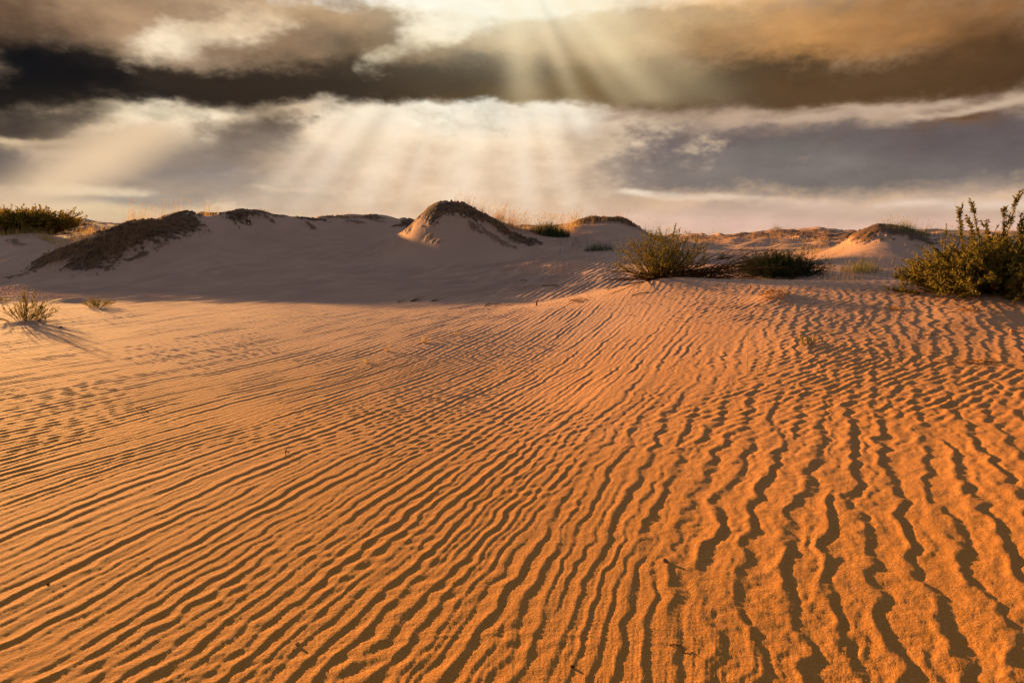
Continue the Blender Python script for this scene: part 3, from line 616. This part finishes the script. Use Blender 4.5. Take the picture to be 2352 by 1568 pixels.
def twig(q0, q1, label, r=.004, lift=.01, mat='wood', bendy=.0, fork=True):
    a = hit(*q0); b2 = hit(*q1); n = 6; mb = MB(); P = []
    side = np.array([-(b2-a)[1], (b2-a)[0], 0])*bendy
    for i in range(n+1):
        t = i/n; p = a*(1-t)+b2*t+side*sin(pi*t)+np.array([G(0, .004), G(0, .004), 0]); p[2] = final_z(p[0], p[1])+lift*sin(pi*min(1, t*1.2))+r*.5; P.append(p)
    root = thing('twig', P[0], label, 'twig', 'twigs lying on the sand')
    mb.tube(P, [r*(1-.5*i/n) for i in range(n+1)], 5); mb.build('stem', mat, root)
    if fork:
        f = MB(); d = (P[4]-P[2]); ln = np.linalg.norm(b2-a)*.3; f.tube(bend(P[3], d+np.array([-d[1], d[0], .02])*.7, ln, 3, 0, .1), [r*.7, r*.6, r*.4, r*.2], 4); f.build('side_shoot', mat, root)
TW_ = [
 ((1243,657),(1288,660),'dark stick lying on the shaded sand',.012,.02),
 ((1196,645),(1210,646),'tiny dark stick on the shaded sand, farthest back of all',.008,.01),
 ((1113,704),(1150,697),'dark twig on the start of the crest',.008,.015),
 ((915,696),(930,690),'short dark twig at the edge of the dune shadow, leftmost of a row',.007,.01),
 ((1135,706),(1180,700),'pale arched root on the lit edge of the crest',.006,.03),
 ((1395,668),(1418,660),'dark branch end at the left foot of the sprawling shrub',.007,.01),
 ((1450,684),(1500,676),'thin dark stick on the lit crest below the sprawling shrub',.006,.01),
 ((312,936),(338,948),'thin dark twig standing out on the fine ripples at left',.003,.01),
 ((655,1048),(664,1036),'tiny curved twig stuck in the middle left ripples',.0025,.02),
 ((1540,1480),(1580,1502),'thin forked twig on the ripples at the bottom of the photo',.0018,.006),
 ((2120,832),(2330,842),'long thin dry stem lying on the ripples near the right edge',.003,.006),
 ((2110,778),(2155,768),'short twig on the ripples in front of the leafy shrub',.004,.01),
 ((2140,748),(2230,760),'straight dry stick below the leafy shrub',.004,.01)]
for a_, b_, l_, r_, li in TW_: twig(a_, b_, l_, r_, li, 'dry' if 'dry' in l_ or 'pale' in l_ else 'wood', .08)
# two dark brushy twigs at the shadow edge, a broken stub
for q, l in (((955,692),'dark brushy dead twig at the shadow edge, left one of the pair'),((1000,692),'dark brushy dead twig at the shadow edge, right one of the pair')):
    p = hit(*q); root = thing('dead_sprig', p, l, 'dead twig', 'dead sprigs at the shadow edge'); mb = MB()
    for _ in range(9): mb.tube(bend(p+np.array([U(-.05, .05)-.08, U(-.04, .04), 0]), (1, U(-.5, .5), U(.1, .6)), U(.12, .3), 4, -.02, .1), [.004, .004, .003, .002, .001], 3)
    mb.build('twigs', 'wood', root)
p = hit(1233, 702); root = thing('broken_stub', p, 'short bent broken stub standing up in the sand on the crest', 'twig'); mb = MB()
mb.tube([p+np.array(v) for v in ((0, 0, -.03), (-.004, 0, .04), (.0, 0, .07), (.02, 0, .088))], [.012, .011, .010, .008], 7); mb.build('stem', 'wood', root)
# pebbles and crumbs on the near ripples
for q, r_, mt, l in (((1527,1290),.010,'root','rounded sandy crumb at the head of a dark ripple in the near sand'),((110,1342),.0045,'wood','tiny dark crumb on the fine ripples at lower left'),
                     ((683,1480),.006,'dry','tiny pale seed husk on the ripples at bottom left of centre'),((1315,1532),.005,'wood','tiny dark crumb at the bottom of the photo'),
                     ((2327,765),.02,'dry','small orange clod on the sand at the right edge'),((140,752),.02,'wood','small dark chip on the sand below the left seedling'),((183,1010),.004,'wood','tiny dark crumb on the fine ripples at middle left')):
    p = hit(*q); p[2] = final_z(p[0], p[1])+r_*.35; mb = MB(); mb.lump(p, r_, int(q[0]), (1.2, .9, .75)); o = mb.build('pebble', mt, None, p); tag(o, l, 'pebble')

# ------------------------------------------------------------------ wispy grass on the crests (nobody could count it)
def fringe(qline, n, H, mat, label, depth=.8, w=.007, headp=.25, spread=8, jitter=0., name='dune_grass'):
    mb = MB(); ql = np.array(qline, float); seg = np.hypot(*(ql[1:]-ql[:-1]).T); cum = np.r_[0, np.cumsum(seg)]/seg.sum()
    ctr_ = [hit(*q) for q in ql]
    cl = [(random.random(), U(.01, .08)) for _ in range(spread)]
    for _ in range(n):
        if random.random() < .5: c_, s_ = random.choice(cl); t = min(max(G(c_, s_), 0), 1)
        else: t = random.random()
        i = min(int(np.searchsorted(cum, t, side='right'))-1, len(ql)-2); f = (t-cum[i])/(cum[i+1]-cum[i]+1e-9)
        p = ctr_[i]*(1-f)+ctr_[i+1]*f; k = 1+abs(G(0, depth))/p[1] if jitter == 0 else 1+G(0, depth)/p[1]; x, y = p[0]*k, p[1]*k
        z = gz(x, y)-.01; h = H*U(.35, 1.15)
        tip, d = blade(mb, (x, y, z), h, .22, w*.75, wind=(.18, -.05))
        if random.random() < headp: seedhead(mb, tip, d, h*.22, w*1.7)
    return tag(mb.build(name, mat, None), label, 'grass', kind='stuff')
fringe([(285,520),(340,508),(420,497),(500,491)], 560, .62, 'gold', 'wispy golden grass standing on the left turf ridge', 1.0, .006, .3, 14)
fringe([(500,492),(620,492),(700,500),(860,495)], 420, .34, 'gold', 'sparse golden grass along the top of the long left dune', .8, .006, .2, 12)
fringe([(110,590),(160,568),(215,548),(250,535)], 900, .24, 'gold', 'short yellow grass on the lower left turf bank', .6, .008, .1, 10, 1)
fringe([(0,545),(80,545),(180,548),(215,545)], 1100, .34, 'gold', 'yellow grass strip in front of the evergreen shrub', .9, .010, .1, 14)
fringe([(1045,480),(1100,492),(1150,512),(1190,532)], 800, .42, 'dry', 'brown windblown grass on the back slope of the peaked dune', .5, .006, .2, 10)
fringe([(1130,530),(1180,536),(1250,545),(1330,530)], 1000, .62, 'gold', 'tall golden grass with seed heads in the hollow right of the peaked dune', 1.6, .008, .4, 12)
fringe([(1300,530),(1400,512),(1450,520)], 260, .42, 'gold', 'thin golden grass on the dark ridge right of the hollow', .8, .008, .2, 8)
fringe([(1480,552),(1560,556),(1640,553)], 420, .55, 'gold', 'thin golden grass on the far ridge above the sprawling shrub', 1.5, .008, .3, 9)
fringe([(1600,556),(1700,548),(1800,538),(1900,545)], 1500, .26, 'dry', 'short brown grass covering the far right ridge', 2.5, .016, .1, 20, 1)
fringe([(1700,590),(1800,580),(1900,575)], 420, .40, 'gold', 'pale dry grass behind the dark dome shrub', 1.5, .006, .3, 8, 1)
fringe([(2010,535),(2100,540),(2200,556),(2352,560)], 900, .30, 'grass', 'grey green grass along the back of the right dune', 1.0, .007, .2, 14)
fringe([(1880,610),(1960,622),(2060,625),(2130,622)], 380, .30, 'dgrass', 'thin green grass along the foot of the right dune', .8, .005, .15, 8, 1)
fringe([(1270,562),(1340,568),(1420,575),(1480,580)], 420, .34, 'dgrass', 'grey green grass scattered over the shaded flat', 1.3, .006, .05, 9, 1)

mb = MB()
for cx, cy, sx_, sy_, n in ((1560,672,.55,.25,120),(1790,692,.6,.3,90),(2250,700,.7,.35,200),(2240,735,.45,.25,110),(2050,712,.6,.3,60),(1330,692,.5,.3,70),(1140,700,.6,.3,40),(2000,668,1.0,.3,60)):
    c = hit(cx, cy)
    for _ in range(n):
        x, y = c[0]+G(0, sx_), c[1]+G(0, sy_); a_ = U(0, pi); ln = abs(G(0, .035))+.012; d = np.array([cos(a_), sin(a_), 0])*ln
        p0_ = np.array([x, y, 0]); p1_ = p0_+d; z0 = gz(x, y)+U(.004, .014); p0_[2] = z0; p1_[2] = z0+U(-.008, .012); w_ = U(.0015, .004)
        mb.tube([p0_, (p0_+p1_)/2+np.array([0, 0, U(0, .004)]), p1_], [w_, w_, w_*.5], 3)
tag(mb.build('plant_litter', 'root', None), 'small broken sticks and bits of plant litter scattered along the sand crest', 'plant litter', kind='stuff')

# ------------------------------------------------------------------ hanging roots of the turf banks
def roots(bank, n, ln, label, w=.010):
    path, wd, s = bank; mb = MB(); seg = len(path)-1; xs, ys = [], []
    st = []
    for _ in range(n):
        t = U(0, seg); i = min(int(t), seg-1); p = path[i]*(1-t+i)+path[i+1]*(t-i); st.append((p[0]+G(0, wd*.42), p[1]+G(0, wd*.42)))
    x = np.array([a[0] for a in st]); y = np.array([a[1] for a in st]); PP = []
    h0 = full_h(x, y)[0]; ang_ = rng.normal(0, .35, n); step = ln/5*rng.uniform(.4, 1.2, n)
    PP.append(np.c_[x, y, h0+.01])
    for k in range(5):
        e = .05; gx = (smooth_h(x+e, y)-smooth_h(x-e, y)); gy = (smooth_h(x, y+e)-smooth_h(x, y-e)); g = np.hypot(gx, gy)+1e-9
        dx, dy = -gx/g, -gy/g; ang_ += rng.normal(0, .3, n); c_, s_ = np.cos(ang_), np.sin(ang_)
        x = x+(dx*c_-dy*s_)*step; y = y+(dx*s_+dy*c_)*step
        PP.append(np.c_[x, y, full_h(x, y)[0]+.012*(5-k)/5+rng.uniform(0, .018, n)*(k < 4)])
    PP = np.stack(PP, 1)
    for i in range(n): mb.ribbon(PP[i], [w, w, w*.9, w*.7, w*.5, w*.2], np.array([U(-.4, .4)+.7, U(-.4, .4), U(-.5, .9)]))
    return tag(mb.build('turf_roots', 'root', None, smooth=False), label, 'roots', 'dead roots hanging from the turf banks', kind='stuff')
roots(BANKS[0], 2600, .42, 'thick mat of brown roots hanging down the left turf bank', .006)
roots(BANKS[1], 1100, .30, 'brown root mat along the crest of the left ridge', .006)
roots(BANKS[2], 800, .35, 'brown roots on the low turf bank at far left', .006)
roots(BANKS[4], 260, .25, 'dark roots at the top of the long left dune', .012)
roots(BANKS[5], 90, .22, 'dark root lump at the left foot of the peaked dune', .012)
roots(BANKS[6], 450, .28, 'dark roots scattered down the right flank of the peaked dune', .007)
roots(BANKS[7], 500, .40, 'dark roots on the small ridge right of the hollow', .010)
